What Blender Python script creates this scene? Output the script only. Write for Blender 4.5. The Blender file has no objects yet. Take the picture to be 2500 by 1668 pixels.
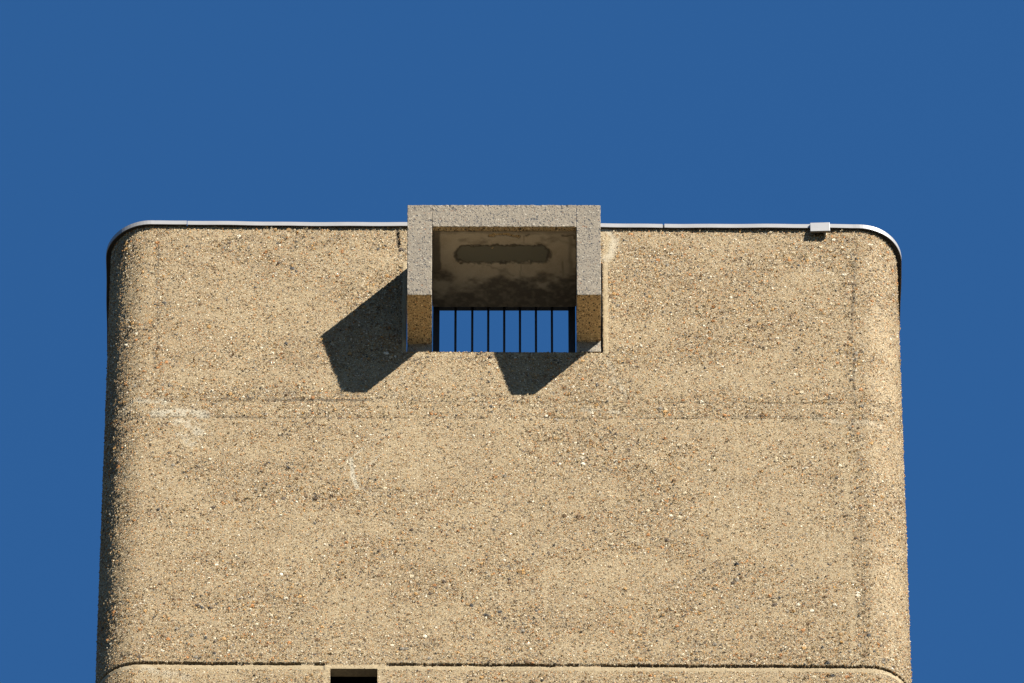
import bpy, bmesh, math, random
import numpy as np
from mathutils import Vector, Matrix

random.seed(7)
SC = bpy.context.scene
COL = SC.collection

# ------------------------------------------------------------------ frame of reference
# Tower face lies on y = 0 facing -Y, ground at z = 0.  One photograph pixel (of 2500) is
# 2.5 mm on the face, seen from 80 m away and 50 degrees below.
PITCH = math.radians(50)
FPX = 32180.0                      # focal length in pixels of a 2500 px wide picture
L = 80.45
ZC = 1.6 + L * math.sin(PITCH)     # height of the face in the middle of the view
CAM = Vector((0.047, -L * math.cos(PITCH), 1.6))
YAW = math.radians(0.41)
SUN = Vector((1.094, -1.0, 1.36)).normalized()


def face_point(px, py, out=0.0, yaw=YAW):
    """Where a sight line of the survey photo meets the plane 'out' metres in front of the face (tower axes)."""
    f = Vector((0, math.cos(PITCH), math.sin(PITCH)))
    r = Vector((1, 0, 0))
    u = r.cross(f)
    d = f * FPX + r * (px - 1250) - u * (py - 834)
    R = Matrix.Rotation(-yaw, 3, 'Z')
    o, d = R @ CAM, R @ d
    t = (-out - o.y) / d.y
    p = o + d * t
    return p.x, p.z


# ------------------------------------------------------------------ small helpers
def link(name, me, m=None, parent=None, smooth=False):
    o = bpy.data.objects.new(name, me)
    COL.objects.link(o)
    if m is not None and len(me.materials) == 0:
        me.materials.append(m)
    if parent is not None:
        o.parent = parent
    if smooth:
        me.polygons.foreach_set('use_smooth', [True] * len(me.polygons))
    return o


def obj(name, bm, m, parent=None, smooth=False):
    bmesh.ops.recalc_face_normals(bm, faces=bm.faces)
    me = bpy.data.meshes.new(name)
    bm.to_mesh(me)
    bm.free()
    return link(name, me, m, parent, smooth)


def thing(name, label, cat, loc=(0, 0, 0), rz=0.0, group=None):
    o = bpy.data.objects.new(name, None)
    COL.objects.link(o)
    o.location = loc
    o.rotation_euler = (0, 0, rz)
    o.empty_display_size = 0.2
    o['label'] = label
    o['category'] = cat
    if group:
        o['group'] = group
    return o


def add_box(bm, x0, x1, y0, y1, z0, z1):
    v = [bm.verts.new(p) for p in ((x0, y0, z0), (x1, y0, z0), (x1, y1, z0), (x0, y1, z0),
                                   (x0, y0, z1), (x1, y0, z1), (x1, y1, z1), (x0, y1, z1))]
    for q in ((0, 3, 2, 1), (4, 5, 6, 7), (0, 1, 5, 4), (1, 2, 6, 5), (2, 3, 7, 6), (3, 0, 4, 7)):
        bm.faces.new([v[i] for i in q])
    return v


def add_tube(bm, a, b, r, n=10):
    a, b = Vector(a), Vector(b)
    z = (b - a).normalized()
    x = z.orthogonal().normalized()
    y = z.cross(x)
    A = [bm.verts.new(a + (x * math.cos(t) + y * math.sin(t)) * r) for t in [2 * math.pi * i / n for i in range(n)]]
    B = [bm.verts.new(b + (x * math.cos(t) + y * math.sin(t)) * r) for t in [2 * math.pi * i / n for i in range(n)]]
    for i in range(n):
        bm.faces.new((A[i], A[(i + 1) % n], B[(i + 1) % n], B[i]))
    bm.faces.new(A[::-1])
    bm.faces.new(B)


# numpy value noise -------------------------------------------------------------------
def vnoise(x, y, seed):
    r = np.random.RandomState(seed)
    T = r.rand(256, 256)
    xi = np.floor(x).astype(int)
    yi = np.floor(y).astype(int)
    fx, fy = x - xi, y - yi
    fx = fx * fx * (3 - 2 * fx)
    fy = fy * fy * (3 - 2 * fy)
    g = lambda i, j: T[i % 256, j % 256]
    return (g(xi, yi) * (1 - fx) + g(xi + 1, yi) * fx) * (1 - fy) + (g(xi, yi + 1) * (1 - fx) + g(xi + 1, yi + 1) * fx) * fy


def fbm(x, y, seed, octaves=4):
    a, s, t = 0.5, 0.0, 0.0
    for k in range(octaves):
        s = s + a * vnoise(x * 2 ** k + 17.3 * k, y * 2 ** k + 5.1 * k, seed + k)
        t += a
        a *= 0.55
    return s / t


def sstep(e0, e1, v):
    t = np.clip((v - e0) / (e1 - e0), 0, 1)
    return t * t * (3 - 2 * t)


def seg_dist(X, Z, pts):
    """distance to a polyline given in face metres"""
    d = np.full(X.shape, 1e9)
    for (ax, az), (bx, bz) in zip(pts[:-1], pts[1:]):
        vx, vz = bx - ax, bz - az
        l2 = max(vx * vx + vz * vz, 1e-9)
        t = np.clip(((X - ax) * vx + (Z - az) * vz) / l2, 0, 1)
        d = np.minimum(d, np.hypot(X - ax - t * vx, Z - az - t * vz))
    return d


# ------------------------------------------------------------------ materials
class NT:
    def __init__(self, name):
        self.m = bpy.data.materials.new(name)
        self.m.use_nodes = True
        self.t = self.m.node_tree
        self.b = self.t.nodes['Principled BSDF']
        self.out = self.t.nodes['Material Output']

    def n(self, typ, ins=None, **kw):
        nd = self.t.nodes.new(typ)
        for k, v in kw.items():
            setattr(nd, k, v)
        for k, v in (ins or {}).items():
            self.set(nd.inputs[k], v)
        return nd

    def set(self, sock, v):
        if isinstance(v, bpy.types.NodeSocket):
            self.t.links.new(v, sock)
        else:
            sock.default_value = v

    def math(self, op, a, b=0.0, c=0.0, clamp=False):
        nd = self.n('ShaderNodeMath', operation=op, use_clamp=clamp)
        self.set(nd.inputs[0], a)
        self.set(nd.inputs[1], b)
        self.set(nd.inputs[2], c)
        return nd.outputs[0]

    def mix(self, fac, a, b, blend='MIX'):
        nd = self.n('ShaderNodeMix', data_type='RGBA', blend_type=blend)
        self.set(nd.inputs[0], fac)
        self.set(nd.inputs[6], a)
        self.set(nd.inputs[7], b)
        return nd.outputs[2]

    def smooth(self, v, e0, e1, a=0.0, b=1.0):
        nd = self.n('ShaderNodeMapRange', interpolation_type='SMOOTHSTEP')
        for i, q in enumerate((v, e0, e1, a, b)):
            self.set(nd.inputs[i], q)
        return nd.outputs[0]

    def ramp(self, fac, stops, interp='LINEAR'):
        nd = self.n('ShaderNodeValToRGB')
        cr = nd.color_ramp
        cr.interpolation = interp
        while len(cr.elements) < len(stops):
            cr.elements.new(0.5)
        for e, (p, c) in zip(cr.elements, stops):
            e.position = p
            e.color = (*c, 1) if len(c) == 3 else c
        self.set(nd.inputs[0], fac)
        return nd.outputs[0]

    def attr(self, name):
        return self.n('ShaderNodeAttribute', attribute_name=name).outputs['Fac']

    def noise(self, vec, scale, detail=3.0, rough=0.55):
        return self.n('ShaderNodeTexNoise', {'Vector': vec, 'Scale': scale, 'Detail': detail, 'Roughness': rough})

    def voro(self, vec, scale, feature='F1', rnd=1.0):
        return self.n('ShaderNodeTexVoronoi', {'Vector': vec, 'Scale': scale, 'Randomness': rnd}, feature=feature)

    def sep(self, col):
        return self.n('ShaderNodeSeparateColor', {'Color': col}).outputs


def rgb(*c):
    return (*c, 1.0)


WEATHER = (0.75, 0.708, 0.588)      # overall toning of the weathered surface


def aggregate_material():
    """exposed river-gravel concrete"""
    t = NT('exposed_aggregate')
    P = t.n('ShaderNodeTexCoord').outputs['Object']
    w = t.noise(P, 60, 2)
    wv = t.n('ShaderNodeVectorMath', {0: w.outputs['Color'], 1: (0.5, 0.5, 0.5)}, operation='SUBTRACT').outputs[0]
    wv = t.n('ShaderNodeVectorMath', {0: wv, 'Scale': 0.010}, operation='SCALE').outputs[0]
    Q = t.n('ShaderNodeVectorMath', {0: P, 1: wv}, operation='ADD').outputs[0]
    sm = t.attr('smooth_mortar')
    pale = t.attr('pale')
    dark = t.attr('dark')
    rough_a = t.attr('coarse')

    big = t.n('ShaderNodeTexNoise', {'Vector': P, 'Scale': 2.2, 'Detail': 4.0}).outputs['Fac']
    # matrix: sandy mortar
    sand = t.noise(P, 260, 2, 0.7).outputs['Fac']
    base = t.ramp(sand, [(0.25, (0.15, 0.11, 0.062)), (0.5, (0.25, 0.195, 0.115)), (0.75, (0.33, 0.265, 0.17))])
    tone = t.ramp(big, [(0.3, (0.86, 0.83, 0.78)), (0.7, (1.05, 1.04, 1.02))])
    base = t.mix(1.0, base, tone, 'MULTIPLY')
    hgt = t.math('MULTIPLY', sand, 0.0010)

    pal = [(0.0, (0.29, 0.22, 0.125)), (0.15, (0.36, 0.29, 0.19)), (0.29, (0.27, 0.165, 0.065)),
           (0.40, (0.42, 0.36, 0.265)), (0.50, (0.34, 0.155, 0.045)), (0.58, (0.14, 0.085, 0.038)),
           (0.68, (0.37, 0.22, 0.08)), (0.77, (0.075, 0.052, 0.033)), (0.83, (0.19, 0.17, 0.145)),
           (0.89, (0.60, 0.55, 0.47)), (0.95, (0.045, 0.044, 0.044))]

    def layer(scale, keep, amp, col, h):
        v = t.voro(Q, scale)
        c = t.sep(v.outputs['Color'])
        keepv = t.math('ADD', keep, t.math('MULTIPLY', rough_a, 0.25))
        keepv = t.math('SUBTRACT', keepv, t.math('MULTIPLY', sm, 0.7))
        present = t.math('LESS_THAN', c[0], keepv)
        rad = t.math('MULTIPLY_ADD', c[1], 0.22, 0.34)
        q = t.math('DIVIDE', v.outputs['Distance'], rad)
        mask = t.math('MULTIPLY', t.smooth(q, 1.0, 0.86), present)
        dome = t.math('SQRT', t.math('MAXIMUM', t.math('SUBTRACT', 1.0, t.math('MULTIPLY', q, q)), 0.0))
        stone = t.ramp(c[2], pal, 'CONSTANT')
        col = t.mix(mask, col, stone)
        # crevice shade painted into the ring of lost mortar round each pebble
        ring = t.math('MULTIPLY', t.math('MULTIPLY', t.smooth(q, 1.35, 1.0), t.math('SUBTRACT', 1.0, mask)), present)
        col = t.mix(t.math('MULTIPLY', ring, 0.55), col, rgb(0.085, 0.06, 0.032))
        h = t.math('ADD', h, t.math('MULTIPLY', t.math('MULTIPLY', dome, present), amp))
        h = t.math('SUBTRACT', h, t.math('MULTIPLY', ring, amp * 0.35))
        return col, h

    dens = t.smooth(t.noise(P, 5.0, 3).outputs['Fac'], 0.33, 0.68, 0.75, 1.0)
    base, hgt = layer(185, t.math('MULTIPLY', dens, 0.95), 0.0030, base, hgt)
    base, hgt = layer(108, t.math('MULTIPLY', dens, 0.75), 0.0052, base, hgt)
    base, hgt = layer(64, t.math('MULTIPLY', dens, 0.32), 0.0064, base, hgt)
    base, hgt = layer(36, t.math('MULTIPLY', dens, 0.06), 0.0068, base, hgt)
    # pits where stones fell out, their shade painted in as dark colour
    v = t.voro(Q, 95)
    c = t.sep(v.outputs['Color'])
    pit = t.math('MULTIPLY', t.smooth(v.outputs['Distance'], 0.36, 0.18),
                 t.math('LESS_THAN', c[0], t.math('ADD', 0.20, t.math('MULTIPLY', rough_a, 0.25))))
    pit = t.math('MULTIPLY', pit, t.math('SUBTRACT', 1.0, t.math('MULTIPLY', sm, 0.8)))
    base = t.mix(t.math('MULTIPLY', pit, 0.62), base, rgb(0.06, 0.043, 0.025))
    hgt = t.math('SUBTRACT', hgt, t.math('MULTIPLY', pit, 0.006))
    # stains with a shape of their own
    mortar = t.ramp(sand, [(0.3, (0.21, 0.165, 0.10)), (0.7, (0.29, 0.235, 0.15))])
    base = t.mix(t.math('MULTIPLY', sm, 0.55), base, mortar)
    base = t.mix(t.math('MULTIPLY', pale, 0.85), base, rgb(0.36, 0.335, 0.285))
    base = t.mix(t.math('MULTIPLY', dark, 0.8), base, rgb(0.05, 0.038, 0.022))
    base = t.mix(1.0, base, rgb(*WEATHER), 'MULTIPLY')
    t.set(t.b.inputs['Base Color'], base)
    t.set(t.b.inputs['Roughness'], 0.82)
    t.set(t.b.inputs['Specular IOR Level'], 0.35)
    d = t.n('ShaderNodeDisplacement', {'Height': hgt, 'Midlevel': 0.002, 'Scale': 1.0})
    t.t.links.new(d.outputs[0], t.out.inputs['Displacement'])
    t.m.displacement_method = 'BOTH'
    return t.m


def precast_material(name='precast_concrete', tone=(0.535, 0.49, 0.395)):
    """grey ground precast concrete with dark flint specks"""
    t = NT(name)
    P = t.n('ShaderNodeTexCoord').outputs['Object']
    fine = t.noise(P, 300, 2, 0.7).outputs['Fac']
    base = t.ramp(fine, [(0.3, (0.19, 0.163, 0.125)), (0.55, (0.27, 0.235, 0.185)), (0.75, (0.34, 0.305, 0.25))])
    big = t.noise(P, 5.0, 4).outputs['Fac']
    base = t.mix(1.0, base, t.ramp(big, [(0.3, (0.84, 0.83, 0.81)), (0.7, (1.06, 1.05, 1.03))]), 'MULTIPLY')
    h = t.math('MULTIPLY', fine, 0.0008)
    for scale, keep, colr in ((150, 0.45, None), (92, 0.42, None), (60, 0.12, 1)):
        v = t.voro(P, scale)
        c = t.sep(v.outputs['Color'])
        m = t.math('MULTIPLY', t.smooth(v.outputs['Distance'], 0.50, 0.34), t.math('LESS_THAN', c[0], keep))
        stone = t.ramp(c[1], [(0.0, (0.022, 0.021, 0.02)), (0.35, (0.06, 0.05, 0.04)), (0.6, (0.10, 0.077, 0.05)),
                              (0.72, (0.40, 0.37, 0.32)), (0.93, (0.22, 0.12, 0.055))], 'CONSTANT')
        base = t.mix(m, base, stone)
        h = t.math('SUBTRACT', h, t.math('MULTIPLY', m, 0.0014))
    base = t.mix(1.0, base, rgb(*tone), 'MULTIPLY')
    t.set(t.b.inputs['Base Color'], base)
    t.set(t.b.inputs['Roughness'], 0.8)
    bp = t.n('ShaderNodeBump', {'Height': h, 'Distance': 1.0, 'Strength': 0.5})
    t.set(t.b.inputs['Normal'], bp.outputs[0])
    return t.m


def cast_soffit_material():
    """board-cast smooth concrete with damp stains, painted shade and a repair patch"""
    t = NT('cast_soffit')
    P = t.n('ShaderNodeTexCoord').outputs['Object']
    n1 = t.noise(P, 9, 5, 0.6).outputs['Fac']
    n2 = t.noise(P, 150, 3, 0.7).outputs['Fac']
    base = t.ramp(n1, [(0.3, (0.38, 0.315, 0.215)), (0.5, (0.53, 0.45, 0.32)), (0.7, (0.60, 0.525, 0.385))])
    base = t.mix(0.35, base, t.ramp(n2, [(0.3, (0.32, 0.265, 0.18)), (0.7, (0.62, 0.54, 0.40))]))
    base = t.mix(t.attr('repair'), base, rgb(0.19, 0.18, 0.13))
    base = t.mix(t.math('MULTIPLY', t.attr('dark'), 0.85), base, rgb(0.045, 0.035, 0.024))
    t.set(t.b.inputs['Base Color'], base)
    t.set(t.b.inputs['Roughness'], 0.9)
    bp = t.n('ShaderNodeBump', {'Height': t.math('MULTIPLY', n2, 0.002), 'Distance': 1.0, 'Strength': 0.5})
    t.set(t.b.inputs['Normal'], bp.outputs[0])
    return t.m


def flat_material(name, col, rough=0.6, metallic=0.0, var=0.1, scale=20, bump=0.0):
    t = NT(name)
    P = t.n('ShaderNodeTexCoord').outputs['Object']
    n = t.noise(P, scale, 4, 0.6).outputs['Fac']
    lo = tuple(c * (1 - var) for c in col)
    hi = tuple(min(1, c * (1 + var)) for c in col)
    t.set(t.b.inputs['Base Color'], t.ramp(n, [(0.3, lo), (0.7, hi)]))
    t.set(t.b.inputs['Roughness'], rough)
    t.set(t.b.inputs['Metallic'], metallic)
    if bump:
        bp = t.n('ShaderNodeBump', {'Height': t.math('MULTIPLY', n, bump), 'Distance': 1.0, 'Strength': 0.6})
        t.set(t.b.inputs['Normal'], bp.outputs[0])
    return t.m


M_AGG = aggregate_material()
M_PRE = precast_material()
M_SOF = cast_soffit_material()
M_FLASH = flat_material('grey_white_flashing', (0.150, 0.145, 0.136), 0.5, 0.0, 0.07, 14)
M_BOUNCE = precast_material('bounce_tinted_precast', (2.0, 1.70, 1.13))  # lighter, warmer copy of the precast carrying bounced wall light
M_RAIL = flat_material('black_paint', (0.012, 0.012, 0.014), 0.55, 0.0, 0.2, 40)
M_REVEAL = flat_material('mortar_reveal', (0.20, 0.165, 0.11), 0.9, 0.0, 0.25, 60, 0.004)
M_ROOF = flat_material('roof_felt', (0.03, 0.03, 0.03), 0.9, 0.0, 0.25, 6)
M_DARK = flat_material('void_shade', (0.03, 0.026, 0.02), 0.8, 0.0, 0.3, 12)  # dark tone standing for the unlit hollow behind the vent
M_GROUND = flat_material('asphalt_and_grass', (0.023, 0.018, 0.0095), 0.95, 0.0, 0.35, 0.06)

# ------------------------------------------------------------------ the tower
R = 0.262                                     # corner radius
DEPTH = 4.3
xl = face_point(250.5, 1210, -R)[0]
xr = face_point(2208, 1210, -R)[0]
Z_TOP = face_point(1231, 556)[1]
zd0 = face_point(1231, 1668)[1] - 0.35        # dense mesh down to here
ROOF = Z_TOP - 1.25

tower = thing('concrete_tower', 'tall buff concrete tower with rounded corners and gravel-textured walls under a pale metal coping',
              'tower', (0, 0, 0), YAW)

# opening that holds the hood, and the small opening lower down
HX0, HZ1 = face_point(994.2, 641)
HX1, HZ0 = face_point(1472.5, 861)
VX0, VZ1 = face_point(806.5, 1632)
VX1 = face_point(921.5, 1650)[0]
VZ0 = VZ1 - 0.36

STEP = 0.005
fx0, fx1 = xl + R, xr - R


def lines(a, b, step, snaps):
    pts = [a] + sorted(snaps) + [b]
    res = []
    for p, q in zip(pts[:-1], pts[1:]):
        n = max(1, round((q - p) / step))
        res += list(np.linspace(p, q, n + 1)[:-1])
    return np.array(res)


xs = lines(fx0, fx1, STEP, [VX0, VX1, HX0, HX1])
px, py, nx, ny = list(xs), [0.0] * len(xs), [0.0] * len(xs), [-1.0] * len(xs)


def corner(cx, cy, a0, a1, n):
    for i in range(n):
        a = a0 + (a1 - a0) * i / n
        px.append(cx + R * math.cos(a)); py.append(cy + R * math.sin(a)); nx.append(math.cos(a)); ny.append(math.sin(a))


def straight(x0, y0, x1, y1, n, nrm):
    for i in range(n):
        t = i / n
        px.append(x0 + (x1 - x0) * t); py.append(y0 + (y1 - y0) * t); nx.append(nrm[0]); ny.append(nrm[1])


H = math.pi / 2
corner(fx1, R, -H, 0, 82)
for i in range(30):                                            # sides: fine near the front, coarse behind
    t = (i / 30) ** 2
    px.append(xr); py.append(R + t * (DEPTH - 2 * R)); nx.append(1); ny.append(0)
corner(fx1, DEPTH - R, 0, H, 10)
straight(fx1, DEPTH, fx0, DEPTH, 8, (0, 1))
corner(fx0, DEPTH - R, H, 2 * H, 10)
for i in range(30):
    t = 1 - (1 - i / 30) ** 2
    px.append(xl); py.append(DEPTH - R - t * (DEPTH - 2 * R)); nx.append(-1); ny.append(0)
corner(fx0, R, 2 * H, 3 * H, 82)
px, py, nx, ny = map(np.array, (px, py, nx, ny))
zs_d = lines(zd0, Z_TOP, STEP, [VZ0, VZ1, HZ0, HZ1])
zs = np.concatenate([np.linspace(0, zd0, 40)[:-1], zs_d, [Z_TOP]])
NS, NZ = len(px), len(zs)
XX, ZZ = np.meshgrid(px, zs)
YY = np.meshgrid(py, zs)[0]
NX = np.meshgrid(nx, zs)[0]
NY = np.meshgrid(ny, zs)[0]
# unrolled coordinate along the front face, so marks run on round the corners
arc = px.copy()
k0 = len(xs)
for i in range(82):
    arc[k0 + i] = fx1 + R * H * i / 82
    arc[NS - 82 + i] = fx0 - R * H * (1 - i / 82)
arc[k0 + 82:NS - 82] = 50.0
AA = np.meshgrid(arc, zs)[0]
FRONT = (AA < 40)

sm = np.zeros_like(XX); pale = np.zeros_like(XX); dark = np.zeros_like(XX); coarse = np.zeros_like(XX); off = np.zeros_like(XX)
nA = fbm(AA * 9, ZZ * 9, 11, 5)
nB = fbm(AA * 40, ZZ * 40, 31, 3)
nC = fbm(AA * 2.2, ZZ * 4.5, 51, 4)
nD = fbm(AA * 25, ZZ * 25, 71, 3)
# laitance: smoother, sandier areas and gravelly ones
sm = np.maximum(sm, 0.22 * sstep(0.48, 0.70, nC) * (0.3 + 0.7 * sstep(0.3, 0.6, nA)))
sm = np.maximum(sm, 0.25 * sstep(0.66, 0.76, nA))
coarse = np.maximum(coarse, 0.60 * sstep(0.54, 0.34, nC))


def F(*pts):
    return [face_point(a, b) for a, b in pts]


def stroke(pts, width_px, wob=0.012):
    """0..1 mask of a hand-wide mark: soft ragged edge"""
    d = seg_dist(AA + (nA - 0.5) * wob * 2, ZZ + (nB - 0.5) * wob, F(*pts))
    wv = width_px * 0.0025
    return sstep(1.15 * wv, 0.35 * wv, d) * FRONT


def paint(arr, pts, width, amt, wob=0.012, rag=0.0):
    m = stroke(pts, width, wob)
    if rag:
        m = m * sstep(rag - 0.12, rag + 0.10, nD)
    np.maximum(arr, m * amt, out=arr)


# lift lines across the face
for y0, y1, gaps in ((978, 985, 0.42), (1019, 1023, 0.5)):
    paint(dark, [(300, y0), (2215, y1)], 2.6, 0.5, 0.010, gaps + 0.03)
    off -= 0.004 * stroke([(300, y0), (2215, y1)], 3.0, 0.010) * sstep(0.35, 0.6, nD)
    paint(coarse, [(300, y0 - 9), (2215, y1 - 9)], 12, 0.7)
    paint(sm, [(300, y0 + 7), (2215, y1 + 7)], 6, 0.35, 0.01, 0.45)
paint(dark, [(540, 974), (900, 977)], 4.0, 0.9, 0.006, 0.43)
paint(dark, [(640, 962), (760, 955), (880, 968)], 7.0, 0.55, 0.012, 0.55)
paint(coarse, [(500, 962), (960, 966)], 26, 1.0)
paint(coarse, [(980, 990), (1640, 985)], 18, 0.8)
paint(dark, [(1700, 1018), (1790, 1018), (1960, 1016)], 2.2, 0.85, 0.004, 0.40)
paint(dark, [(1990, 984), (2080, 984)], 2.5, 0.7, 0.006, 0.42)
paint(coarse, [(1800, 1000), (2090, 965)], 20, 0.9)
paint(dark, [(500, 1012), (580, 1018), (640, 1020)], 7, 0.45, 0.008, 0.38)
# grey efflorescence on the left
paint(pale, [(290, 990), (340, 975), (400, 980)], 14, 0.75, 0.02, 0.36)
paint(pale, [(380, 1010), (440, 1006), (500, 1012)], 18, 0.9, 0.02, 0.36)
paint(pale, [(440, 1030), (490, 1040), (470, 1080), (445, 1065)], 20, 0.7, 0.02, 0.42)
paint(pale, [(300, 1620), (460, 1655)], 14, 0.4, 0.02, 0.44)
paint(pale, [(1990, 1024), (2060, 1030), (2160, 1034)], 13, 0.35, 0.02, 0.44)
# scraped light marks
paint(pale, [(858, 1120), (862, 1165), (872, 1190)], 7, 0.9, 0.008)
paint(pale, [(862, 1115), (900, 1080), (945, 1058)], 3.5, 0.6, 0.006, 0.40)
paint(pale, [(890, 1145), (930, 1110)], 5, 0.45, 0.006, 0.40)
paint(pale, [(872, 1190), (920, 1205)], 9, 0.35, 0.01, 0.42)
paint(pale, [(1486, 882), (1500, 930), (1535, 968)], 8, 0.55, 0.012, 0.40)
paint(pale, [(958, 1000), (975, 930), (1000, 900)], 10, 0.35, 0.02, 0.44)
paint(pale, [(1420, 1000), (1520, 1008)], 10, 0.5, 0.012, 0.42)
# form joints running down the face
paint(dark, [(388, 600), (383, 700), (386, 790)], 3.2, 0.75, 0.008, 0.50)
paint(coarse, [(388, 560), (386, 960)], 16, 0.8)
paint(dark, [(2086, 640), (2080, 800), (2090, 1000)], 4.0, 0.75, 0.010, 0.44)
paint(dark, [(2094, 1060), (2102, 1300), (2112, 1560)], 6.0, 0.35, 0.012, 0.48)
paint(coarse, [(2084, 600), (2105, 1600)], 30, 0.7, 0.03)
paint(sm, [(2060, 1050), (2085, 1590)], 9, 0.55, 0.012, 0.48)
paint(sm, [(1800, 920), (1801, 1330)], 5, 0.5, 0.008, 0.46)
paint(dark, [(1797, 920), (1798, 990)], 1.6, 0.55, 0.003, 0.40)
paint(dark, [(1806, 1130), (1806, 1240)], 1.6, 0.3, 0.003, 0.45)
paint(sm, [(853, 1280), (848, 1560)], 5, 0.5, 0.008, 0.46)
paint(dark, [(846, 1450), (846, 1540)], 1.6, 0.35, 0.003, 0.42)
paint(sm, [(1330, 1280), (1332, 1560)], 5, 0.45, 0.006, 0.42)
# knock beside the hood, mortar infill beside and above it
paint(dark, [(970, 562), (971, 600)], 5.5, 0.95, 0.006)
off -= 0.014 * stroke([(970, 570), (971, 600)], 6, 0.006)
paint(dark, [(983, 606), (993, 618)], 3, 0.85, 0.004)
paint(dark, [(967, 556), (968, 570)], 1.6, 0.8, 0.003)
paint(pale, [(1478, 560), (1500, 575), (1495, 620), (1480, 632)], 13, 0.55, 0.015, 0.36)
paint(sm, [(1476, 560), (1490, 600), (1486, 634)], 16, 0.8, 0.01)
paint(dark, [(1474, 633), (1496, 634)], 2.0, 0.7, 0.004, 0.35)
# smooth mortar band round the opening
for q in ([(988.5, 640), (988.5, 866)], [(1478, 640), (1478, 866)]):
    m = sstep(0.016, 0.012, np.abs(AA - face_point(*q[0])[0])) * (ZZ < HZ1 + 0.01) * (ZZ > HZ0 - 0.01)
    np.maximum(sm, m, out=sm)
    off += 0.003 * m
paint(dark, [(1483.5, 650), (1483.5, 860)], 1.2, 0.6, 0.002, 0.40)
paint(sm, [(1000, 866), (1470, 866)], 6, 0.5, 0.006, 0.42)
# odd dark blotches
for q in ((800, 1174), (1693, 1565), (1035, 1572), (1048, 1570), (1692, 1578), (905, 1168), (1250, 1230), (2050, 665)):
    paint(dark, [q, (q[0] + 12, q[1] + 3)], 6, 0.6, 0.012, 0.46)
# day joint near the bottom: dark groove over a smooth mortar band
gx = np.linspace(150, 2350, 60)
gz = np.array([face_point(a, 1623.5 + (0.0 if a < 1850 else 3.0 * (a - 1850) / 300))[1] for a in gx])
ga = np.array([face_point(a, 1623)[0] for a in gx])
# the joint is level: take its mean height
ZJ = float(np.interp(0.0, ga, gz))
gd = ZZ - (ZJ + (nB - 0.5) * 0.010)
hang = sstep(0.30, 0.42, fbm(AA * 22, ZZ * 3, 91, 3))
break_l = ((AA > VX0 - 0.04) & (AA < VX1 + 0.05))
groove = sstep(0.014, 0.007, np.abs(gd)) * FRONT * np.where(break_l, 0.12, 1.0) * (0.35 + 0.65 * hang)
off -= 0.022 * groove
np.maximum(dark, 0.55 * groove, out=dark)
band = sstep(0.020, 0.014, np.abs(gd + 0.030)) * FRONT
np.maximum(sm, band * sstep(0.25, 0.5, nD + 0.15), out=sm)
paint(coarse, [(250, 1600), (2230, 1610)], 18, 0.8)
for q in ([VX0 - 0.024, 1], [VX1 + 0.022, 1]):
    m = 0.6 * sstep(0.020, 0.012, np.abs(AA - q[0])) * (ZZ < VZ1 + 0.02) * (ZZ > VZ0)
    np.maximum(sm, m, out=sm)
m = sstep(0.02, 0.014, np.abs(ZZ - VZ1 - 0.018)) * (AA > VX0 - 0.03) * (AA < VX1 + 0.03)
np.maximum(sm, m * 0.6, out=sm)
paint(dark, [(790, 1622), (792, 1636)], 2.4, 0.9, 0.003)
paint(dark, [(933, 1634), (934, 1668)], 1.6, 0.6, 0.003, 0.4)
# hand-made surface: slight waviness, ragged top edge
off += (nA - 0.5) * 0.004 * FRONT + (nB - 0.5) * 0.003 * FRONT
coarse = np.clip(coarse, 0, 1)

fade = 1.0
XX = XX + NX * off
YY = YY + NY * off
co = np.stack([XX, YY, ZZ], -1).reshape(-1, 3).astype(np.float32)
ii, jj = np.meshgrid(np.arange(NS), np.arange(NZ - 1))
jn = (ii + 1) % NS
quads = np.stack([jj * NS + ii, jj * NS + jn, (jj + 1) * NS + jn, (jj + 1) * NS + ii], -1)
# leave the two openings out
xm = np.where(ii < len(xs) - 1, (px[ii] + px[jn]) / 2, 99.0)
zm = (zs[jj] + zs[jj + 1]) / 2
hole = ((xm > HX0) & (xm < HX1) & (zm > HZ0) & (zm < HZ1)) | ((xm > VX0) & (xm < VX1) & (zm > VZ0) & (zm < VZ1))
quads = quads[~hole].reshape(-1, 4)
used = np.zeros(len(co), bool)
used[quads.ravel()] = True
remap = np.cumsum(used) - 1
quads = remap[quads].astype(np.int32)
co = co[used]
me = bpy.data.meshes.new('wall')
me.vertices.add(len(co))
me.vertices.foreach_set('co', co.ravel())
me.loops.add(quads.size)
me.loops.foreach_set('vertex_index', quads.ravel())
me.polygons.add(len(quads))
me.polygons.foreach_set('loop_start', np.arange(0, quads.size, 4, dtype=np.int32))
me.polygons.foreach_set('loop_total', np.full(len(quads), 4, np.int32))
me.polygons.foreach_set('use_smooth', np.ones(len(quads), bool))
for nm, a in (('smooth_mortar', sm), ('pale', pale), ('dark', dark), ('coarse', coarse)):
    at = me.attributes.new(nm, 'FLOAT', 'POINT')
    at.data.foreach_set('value', a.reshape(-1)[used].astype(np.float32))
me.update()
wall = link('wall', me, M_AGG, tower)

# reveals of the opening, inner face of the parapet, roof
TH = 0.15


def frame_quads(bm, x0, x1, z0, z1, ya, yb):
    """inside faces of a rectangular opening"""
    a = [bm.verts.new(p) for p in ((x0, ya, z0), (x1, ya, z0), (x1, ya, z1), (x0, ya, z1))]
    b = [bm.verts.new(p) for p in ((x0, yb, z0), (x1, yb, z0), (x1, yb, z1), (x0, yb, z1))]
    for i in range(4):
        k = (i + 1) % 4
        bm.faces.new((a[i], a[k], b[k], b[i]))
    return b


def raw(name, bm, m, parent):
    me_ = bpy.data.meshes.new(name)
    bm.to_mesh(me_)
    bm.free()
    return link(name, me_, m, parent)


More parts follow.
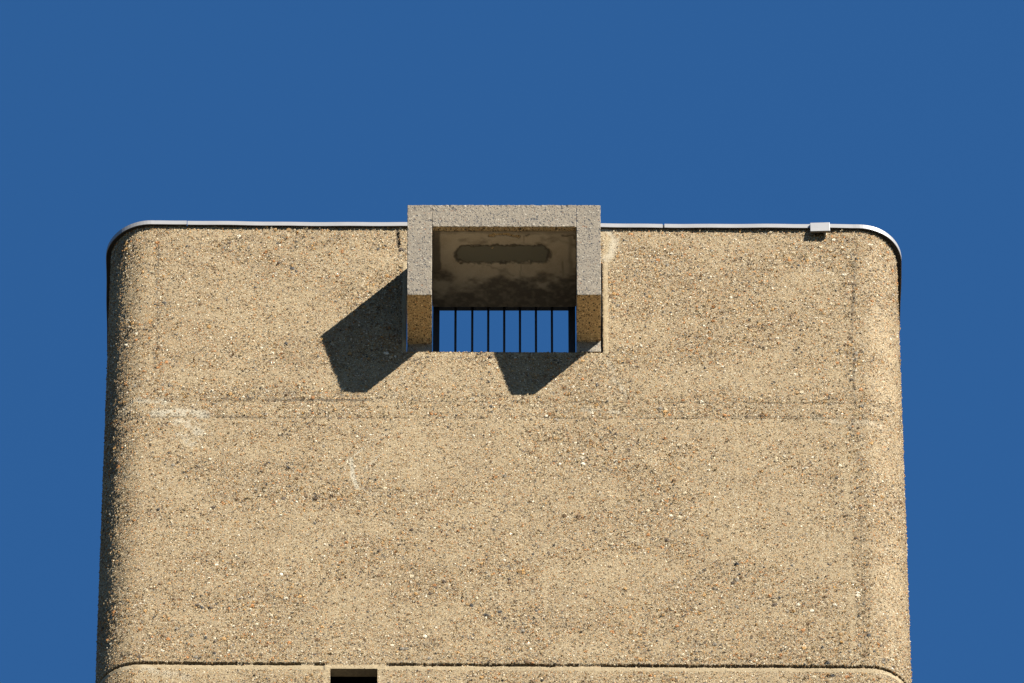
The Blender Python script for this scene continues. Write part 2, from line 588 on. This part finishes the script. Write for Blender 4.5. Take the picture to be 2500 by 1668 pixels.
bm = bmesh.new()
frame_quads(bm, HX0, HX1, HZ0, HZ1, 0.001, TH)
raw('opening_reveal', bm, M_REVEAL, tower)
bm = bmesh.new()
xi = [fx0 + 0.1, HX0, HX1, fx1 - 0.1]
zi = [ROOF, HZ0, HZ1, Z_TOP]
g = [[bm.verts.new((x, TH, z)) for x in xi] for z in zi]
for j in range(3):
    for i in range(3):
        if not (i == 1 and j == 1):
            bm.faces.new((g[j][i], g[j + 1][i], g[j + 1][i + 1], g[j][i + 1]))
# the other three inner faces
X0, X1, Y1 = xl + TH, xr - TH, DEPTH - TH
lo = [bm.verts.new(p) for p in ((fx1 - 0.1, TH, ROOF), (X1, R, ROOF), (X1, Y1 - 0.1, ROOF), (fx1 - 0.1, Y1, ROOF),
                                (fx0 + 0.1, Y1, ROOF), (X0, Y1 - 0.1, ROOF), (X0, R, ROOF), (fx0 + 0.1, TH, ROOF))]
hi = [bm.verts.new((v.co.x, v.co.y, Z_TOP)) for v in lo]
for i in range(7):
    bm.faces.new((lo[i], lo[i + 1], hi[i + 1], hi[i]))
raw('parapet_lining', bm, M_REVEAL, tower)
bm = bmesh.new()
bm.faces.new([bm.verts.new((v[0], v[1], ROOF + 0.004)) for v in
              ((fx0, TH, 0), (fx1, TH, 0), (X1, R, 0), (X1, Y1 - 0.1, 0), (fx1, Y1, 0), (fx0, Y1, 0), (X0, Y1 - 0.1, 0), (X0, R, 0))])
raw('roof', bm, M_ROOF, tower)

# small recessed opening at the bottom of the view
bm = bmesh.new()
frame_quads(bm, VX0, VX1, VZ0, VZ1, 0.001, 0.065)
rv = raw('vent_opening', bm, M_REVEAL, tower)
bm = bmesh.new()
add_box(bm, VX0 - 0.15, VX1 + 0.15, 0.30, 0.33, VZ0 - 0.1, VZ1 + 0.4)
obj('void_shade_panel', bm, M_DARK, rv)  # added dark sheet: blackness of the void given as colour

# mortar fillet closing the back of the right-hand gap
bm = bmesh.new()
add_box(bm, HX1 - 0.022, HX1 - 0.0005, 0.05, TH - 0.004, HZ0 + 0.0015, HZ1 - 0.0015)
obj('joint_filler', bm, M_ROOF, tower)

# ------------------------------------------------------------------ coping flashing
OV = 0.016          # overhang in front
FH = 0.035          # fascia height
ZK = face_point(1231, 553.2, OV)[1]


def loop_point(s):
    """outline of the tower: s in metres from the left end of the flat front; returns point and outward normal"""
    w = fx1 - fx0
    q = R * H
    d = DEPTH - 2 * R
    segs = [('l', w), ('c', q), ('l', d), ('c', q), ('l', w), ('c', q), ('l', d), ('c', q)]
    tot = sum(x[1] for x in segs)
    s = s % tot
    pos = Vector((fx0, 0))
    ang = 0.0
    for kind, ln in segs:
        if s <= ln or ln == 0:
            if kind == 'l':
                t = Vector((math.cos(ang), math.sin(ang)))
                return pos + t * s, Vector((t.y, -t.x)), tot
            a = s / R
            c = pos + Vector((-math.sin(ang), math.cos(ang))) * R
            n = Vector((math.sin(ang + a), -math.cos(ang + a)))
            return c + n * R, n, tot
        if kind == 'l':
            pos = pos + Vector((math.cos(ang), math.sin(ang))) * ln
        else:
            c = pos + Vector((-math.sin(ang), math.cos(ang))) * R
            ang += H
            pos = c + Vector((math.sin(ang), -math.cos(ang))) * R
        s -= ln
    return pos, Vector((0, -1)), tot


def coping(s0, s1, ov=OV, dz=0.0, fh=FH, wide=0.012):
    """one length of folded metal: fascia, sloping top, back edge; 'wide' adds overhang round the corners"""
    n = max(2, int((s1 - s0) / 0.02))
    bm = bmesh.new()
    rows = []
    for i in range(n + 1):
        s = s0 + (s1 - s0) * i / n
        p, nn, tot = loop_point(s)
        side = abs(nn.x)
        o = ov + wide * side + 0.0015 * math.sin(s * 5.3) + 0.001 * math.sin(s * 17)
        z0 = ZK + dz + 0.0012 * math.sin(s * 3.1 + 1)
        prof = [(o, z0), (o, z0 + fh), (-TH - 0.03, z0 + fh + 0.012), (-TH - 0.03, z0 + 0.004), (-TH + 0.03, z0 + 0.004), (o - 0.0045, z0 + 0.004), (o - 0.0045, z0)]
        rows.append([bm.verts.new((p.x + nn.x * a, p.y + nn.y * a, b)) for a, b in prof])
    m = len(rows[0])
    for i in range(n):
        for k in range(m):
            k2 = (k + 1) % m
            f = bm.faces.new((rows[i][k], rows[i + 1][k], rows[i + 1][k2], rows[i][k2]))
            f.material_index = 1 if k in (4, 5) else 0       # underside faces take the dark second material
    bm.faces.new(rows[0][::-1])
    bm.faces.new(rows[-1])
    return bm


def coping_length(*a, **k):
    o = obj('coping', coping(*a, **k), M_FLASH, tower)
    o.data.materials.append(M_ROOF)
    return o


TOT = loop_point(0)[2]
s_a = face_point(457, 545)[0] - fx0          # joint near the left corner
s_b = face_point(1620, 549)[0] - fx0         # chipped joint right of the hood
s_c = face_point(2002, 553)[0] - fx0         # joint under the cover plate
s_d = (fx1 - fx0) + R * H + 1.0
coping_length(s_a + 0.002, s_b - 0.006)
coping_length(s_b + 0.005, s_c - 0.002, ov=OV + 0.002)
coping_length(s_c + 0.002, s_d, ov=OV + 0.002, dz=0.003, wide=0.016)
coping_length(s_d + 0.004, TOT - 2.2)
coping_length(TOT - 2.196, TOT + s_a - 0.002, ov=OV + 0.001, dz=0.002, wide=0.016)

# dark strap under the opened joint
bm = bmesh.new()
sx = fx0 + s_b
add_box(bm, sx - 0.03, sx + 0.03, -OV + 0.006, TH, ZK + 0.006, ZK + FH - 0.004)
obj('joint_strap', bm, M_ROOF, tower)

# bent cover plate over the right-hand joint
bm = bmesh.new()
cx0, _ = face_point(1978, 555, 0.03)
cx1, _ = face_point(2026, 555, 0.03)
zt, zb = ZK + FH - 0.004, ZK - 0.058
vs = add_box(bm, cx0, cx1, -0.034, -OV - 0.004, zb, zt)
for v in vs:
    if v.co.x > (cx0 + cx1) / 2:
        v.co.z += 0.006
    if v.co.z < (zt + zb) / 2:
        v.co.y += -0.006
cover = obj('joint_cover', bm, M_FLASH, tower)
md = cover.modifiers.new('bevel', 'BEVEL'); md.width = 0.002; md.segments = 2

# ------------------------------------------------------------------ the hood in the opening
D1, D2 = 0.500, 0.370
HOOD = thing('concrete_hood', 'grey precast concrete box hood jutting from the opening at the top of the tower face', 'hood')
cyaw = 0.0
ax, az_t = face_point(995, 500.5, D1, 0)
bx, _ = face_point(1466, 499.5, D1, 0)
_, az_b = face_point(1231, 720, D2, 0)
ilx, _ = face_point(1054.5, 650, D2, 0)
irx, _ = face_point(1407.5, 650, D2, 0)
_, z_lint = face_point(1231, 553.0, D1 - 0.03, 0)
z_sill = HZ0 + 0.002
REAR = 0.17
hx = (ax + bx) / 2
HOOD.location = (hx, 0, z_sill)


def front_y(z):
    """the front leans out towards the top"""
    t = (z - az_b) / (az_t - az_b)
    return -(D2 + (D1 - D2) * t)


def solid_from_profile(prof, x0, x1, seed, cell=0.016, chip=0.0012):
    """extrude a (y, z) outline along x, cut it up finely and wear its arrises"""
    bm = bmesh.new()
    a = [bm.verts.new((x0, y, z)) for y, z in prof]
    b = [bm.verts.new((x1, y, z)) for y, z in prof]
    n = len(prof)
    for i in range(n):
        bm.faces.new((a[i], a[(i + 1) % n], b[(i + 1) % n], b[i]))
    bm.faces.new(a[::-1])
    bm.faces.new(b)
    bmesh.ops.recalc_face_normals(bm, faces=bm.faces)
    sharp = [e for e in bm.edges]
    bmesh.ops.bevel(bm, geom=sharp, offset=0.0025, segments=1, affect='EDGES')
    for _ in range(6):
        es = [e for e in bm.edges if e.calc_length() > cell * 1.6]
        if not es:
            break
        bmesh.ops.subdivide_edges(bm, edges=es, cuts=1, use_grid_fill=True)
    rr = random.Random(seed)
    bm.normal_update()
    for v in bm.verts:
        fn = [f.normal for f in v.link_faces]
        edge = any(fn[0].dot(q) < 0.95 for q in fn[1:]) if fn else False
        amp = chip if edge else chip * 0.2
        v.co += Vector((rr.uniform(-1, 1), rr.uniform(-1, 1), rr.uniform(-1, 1))) * amp
    for v in bm.verts:
        v.co.x -= hx
        v.co.z -= z_sill
    bmesh.ops.triangulate(bm, faces=bm.faces)
    bm.normal_update()
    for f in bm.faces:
        f.material_index = 1 if f.normal.z < -0.6 else 0      # bounce light from the wall is painted into the underside colour
    return bm


leg_prof = [(front_y(az_t), az_t), (front_y(az_b), az_b), (0.0, az_b), (0.0, z_sill), (REAR, z_sill), (REAR, az_t - 0.004)]
leg_in = [(y + (0.02 if k in (2, 3) else 0.0), z) for k, (y, z) in enumerate(leg_prof)]   # its foot sits a little deeper in the opening
obj('leg', solid_from_profile(leg_in, ax, ilx - 0.0006, 1), M_PRE, HOOD).data.materials.append(M_BOUNCE)
obj('leg', solid_from_profile(leg_prof, irx + 0.0006, bx, 2), M_PRE, HOOD).data.materials.append(M_BOUNCE)
lint_prof = [(front_y(az_t), az_t), (front_y(z_lint), z_lint), (REAR, z_lint), (REAR, az_t - 0.004)]
obj('lintel', solid_from_profile(lint_prof, ilx + 0.0006, irx - 0.0006, 3, chip=0.002), M_PRE, HOOD).data.materials.append(M_BOUNCE)

# cast soffit with its sunken repair patch
sx0, sx1 = ilx + 0.004, irx - 0.004
sy0, sy1 = front_y(z_lint) + 0.034, REAR - 0.004
nxs, nys = 150, 120
gx_, gy_ = np.meshgrid(np.linspace(sx0, sx1, nxs), np.linspace(sy0, sy1, nys))


def soffit_point(px_, py_):
    """pixel -> (x, y) on the horizontal soffit plane"""
    f = Vector((0, math.cos(PITCH), math.sin(PITCH))); r = Vector((1, 0, 0)); u = r.cross(f)
    d = f * FPX + r * (px_ - 1250) - u * (py_ - 834)
    t = (z_lint - CAM.z) / d.z
    p = CAM + d * t
    return p.x, p.y


SN = fbm(gx_ * 12, gy_ * 12, 5, 4)
SN2 = fbm(gx_ * 45, gy_ * 45, 15, 3)


def sdist(pts, wob=0.02):
    return seg_dist(gx_ + (SN - 0.5) * wob, gy_ + (SN2 - 0.5) * wob, [soffit_point(*p) for p in pts])


# the repair is an oblong with rounded ends
c0 = soffit_point(1145, 620); c1 = soffit_point(1314, 620)
dr = sdist([(1143, 620), (1316, 619)], 0.045) + (SN2 - 0.5) * 0.012
rw = 0.5 * (soffit_point(1230, 642)[1] - soffit_point(1230, 599)[1])
repair = sstep(rw * 1.04, rw * 0.96, dr)
rim = sstep(0.014, 0.004, np.abs(dr - rw)) * (0.5 + 0.5 * sstep(0.35, 0.6, SN))
sd = rim * 0.85
cr = sdist([(1198, 574), (1235, 571), (1268, 577)], 0.03)
sd = np.maximum(sd, 0.9 * sstep(0.016, 0.007, cr))
sd = np.maximum(sd, 0.8 * sstep(0.008, 0.003, sdist([(1284, 575), (1293, 571)], 0.01)))
sd = np.maximum(sd, 0.8 * sstep(0.010, 0.004, sdist([(1375, 575), (1400, 572), (1404, 580)], 0.02)))
sd = np.maximum(sd, 0.85 * sstep(0.055, 0.042, sdist([(1058, 560), (1055, 610), (1058, 650)], 0.03)))  # rounded shade patch beside the left leg, painted in
sd = np.maximum(sd, 0.6 * sstep(0.004, 0.001, sdist([(1279, 575), (1278, 598)], 0.006)))
sd = np.maximum(sd, 0.45 * sstep(0.005, 0.001, sdist([(1272, 645), (1268, 690), (1262, 745)], 0.012)))
sd = np.maximum(sd, 0.9 * sstep(0.016, 0.010, sdist([(1227, 706), (1234, 706)], 0.008)))
sd = np.maximum(sd, 0.45 * sstep(0.010, 0.002, sdist([(1374, 640), (1376, 720)], 0.02)))
sd = np.maximum(sd, 0.4 * sstep(0.02, 0.004, sdist([(1393, 580), (1398, 740)], 0.03)))
sd = np.maximum(sd, 0.35 * sstep(0.012, 0.003, sdist([(1190, 648), (1235, 662), (1255, 672)], 0.03)))
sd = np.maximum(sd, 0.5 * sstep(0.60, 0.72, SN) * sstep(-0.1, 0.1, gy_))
rear_shade = sstep(0.40, 0.72, fbm(gx_ * 8, gy_ * 11, 25, 5) + 0.50 * sstep(-0.20, 0.17, gy_) - 0.14) * (1 - repair)  # ragged shade deepening towards the back of the ceiling, painted as colour
sd = np.maximum(sd, 0.92 * rear_shade * (0.75 + 0.25 * sstep(0.25, 0.6, SN2)))
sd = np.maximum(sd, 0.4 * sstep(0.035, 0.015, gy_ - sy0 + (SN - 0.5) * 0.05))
oz = 0.005 * repair + 0.012 * sstep(0.012, 0.006, cr) + (SN - 0.5) * 0.003
v3 = np.stack([gx_ - hx, gy_, z_lint - 0.006 + oz - z_sill], -1).reshape(-1, 3)
fa = [(j * nxs + i, (j + 1) * nxs + i, (j + 1) * nxs + i + 1, j * nxs + i + 1) for j in range(nys - 1) for i in range(nxs - 1)]
# a thin slab: close it upwards with a rim inside the lintel
me = bpy.data.meshes.new('soffit')
me.from_pydata([tuple(v) for v in v3], [], fa)
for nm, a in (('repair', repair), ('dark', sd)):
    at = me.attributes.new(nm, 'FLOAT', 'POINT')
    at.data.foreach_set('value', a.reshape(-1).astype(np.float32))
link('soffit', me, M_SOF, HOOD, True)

# ------------------------------------------------------------------ railing behind the hood
YR = REAR + 0.045
RAIL = thing('metal_railing', 'black metal guard railing with upright bars behind the concrete hood opening', 'railing')
rl0, rz1 = face_point(1057.5, 738, -YR, 0)
rr1, rz0 = face_point(1404.5, 759, -YR - 0.02, 0)
pl1 = face_point(1073, 800, -YR, 0)[0]
pr0 = face_point(1387.5, 800, -YR, 0)[0]
rxc = (rl0 + rr1) / 2
RAIL.location = (rxc, YR, ROOF)


def rail_obj(name, x0, x1, y0, y1, z0, z1, parent=RAIL):
    bm = bmesh.new()
    add_box(bm, x0 - rxc, x1 - rxc, y0, y1, z0 - ROOF, z1 - ROOF)
    o = obj(name, bm, M_RAIL, parent)
    b = o.modifiers.new('bevel', 'BEVEL'); b.width = 0.0015; b.segments = 2
    return o


rail_obj('top_rail', rl0, rr1, -0.02, 0.02, rz0, rz1)
rail_obj('post', rl0, pl1, -0.018, 0.018, ROOF, rz0 - 0.0005)
rail_obj('post', pr0, rr1, -0.018, 0.018, ROOF, rz0 - 0.0005)
zbot = ROOF + 0.10
rail_obj('bottom_rail', pl1 + 0.0005, pr0 - 0.0005, -0.012, 0.012, zbot - 0.03, zbot)
first = None
for pxb in (1112, 1153, 1192, 1231, 1269.5, 1308.5, 1347.5):
    xb = face_point(pxb, 800, -YR, 0)[0]
    if first is None:
        first = rail_obj('bar', xb - 0.0072, xb + 0.0072, -0.0072, 0.0072, zbot + 0.0005, rz0 - 0.0005)
        x_first = xb
    else:
        c = first.copy()
        COL.objects.link(c)
        c.parent = RAIL
        c.location.x = xb - x_first

# ------------------------------------------------------------------ ground
bm = bmesh.new()
gs = 3000
ring = [bm.verts.new((gs * math.cos(a), gs * math.sin(a), 0)) for a in [2 * math.pi * i / 48 for i in range(48)]]
bm.faces.new(ring)
gr = obj('ground', bm, M_GROUND)
gr.location.z = -0.004
gr['kind'] = 'structure'

# ------------------------------------------------------------------ light, sky, camera
w = bpy.data.worlds.new('World')
SC.world = w
w.use_nodes = True
nt = w.node_tree
bg = nt.nodes['Background']
sky = nt.nodes.new('ShaderNodeTexSky')
sky.sky_type = 'NISHITA'
sky.sun_disc = False
sky.sun_elevation = math.asin(SUN.z)
sky.sun_rotation = math.atan2(SUN.x, SUN.y)
sky.ozone_density = 10
sky.air_density = 0.6
sky.dust_density = 0.0
hs = nt.nodes.new('ShaderNodeHueSaturation')
hs.inputs['Saturation'].default_value = 1.085
hs.inputs['Hue'].default_value = 0.493
nt.links.new(sky.outputs[0], hs.inputs['Color'])
nt.links.new(hs.outputs[0], bg.inputs[0])
bg.inputs[1].default_value = 0.05

sl = bpy.data.lights.new('sun', 'SUN')
sl.energy = 5.0
sl.angle = math.radians(0.53)
sl.color = (1.0, 0.96, 0.90)
so = bpy.data.objects.new('sun', sl)
COL.objects.link(so)
so.rotation_euler = SUN.to_track_quat('Z', 'Y').to_euler()
so.location = (30, -40, 120)

cam = bpy.data.cameras.new('camera')
cam.sensor_width = 36
cam.lens = FPX / 2500 * 36
cam.clip_start = 1
cam.clip_end = 8000
co_ = bpy.data.objects.new('camera', cam)
COL.objects.link(co_)
co_.location = CAM
co_.rotation_euler = (math.radians(90) + PITCH, 0, 0)
SC.camera = co_

SC.view_settings.view_transform = 'Standard'
SC.view_settings.look = 'None'
SC.view_settings.exposure = 2.08
SC.view_settings.gamma = 1
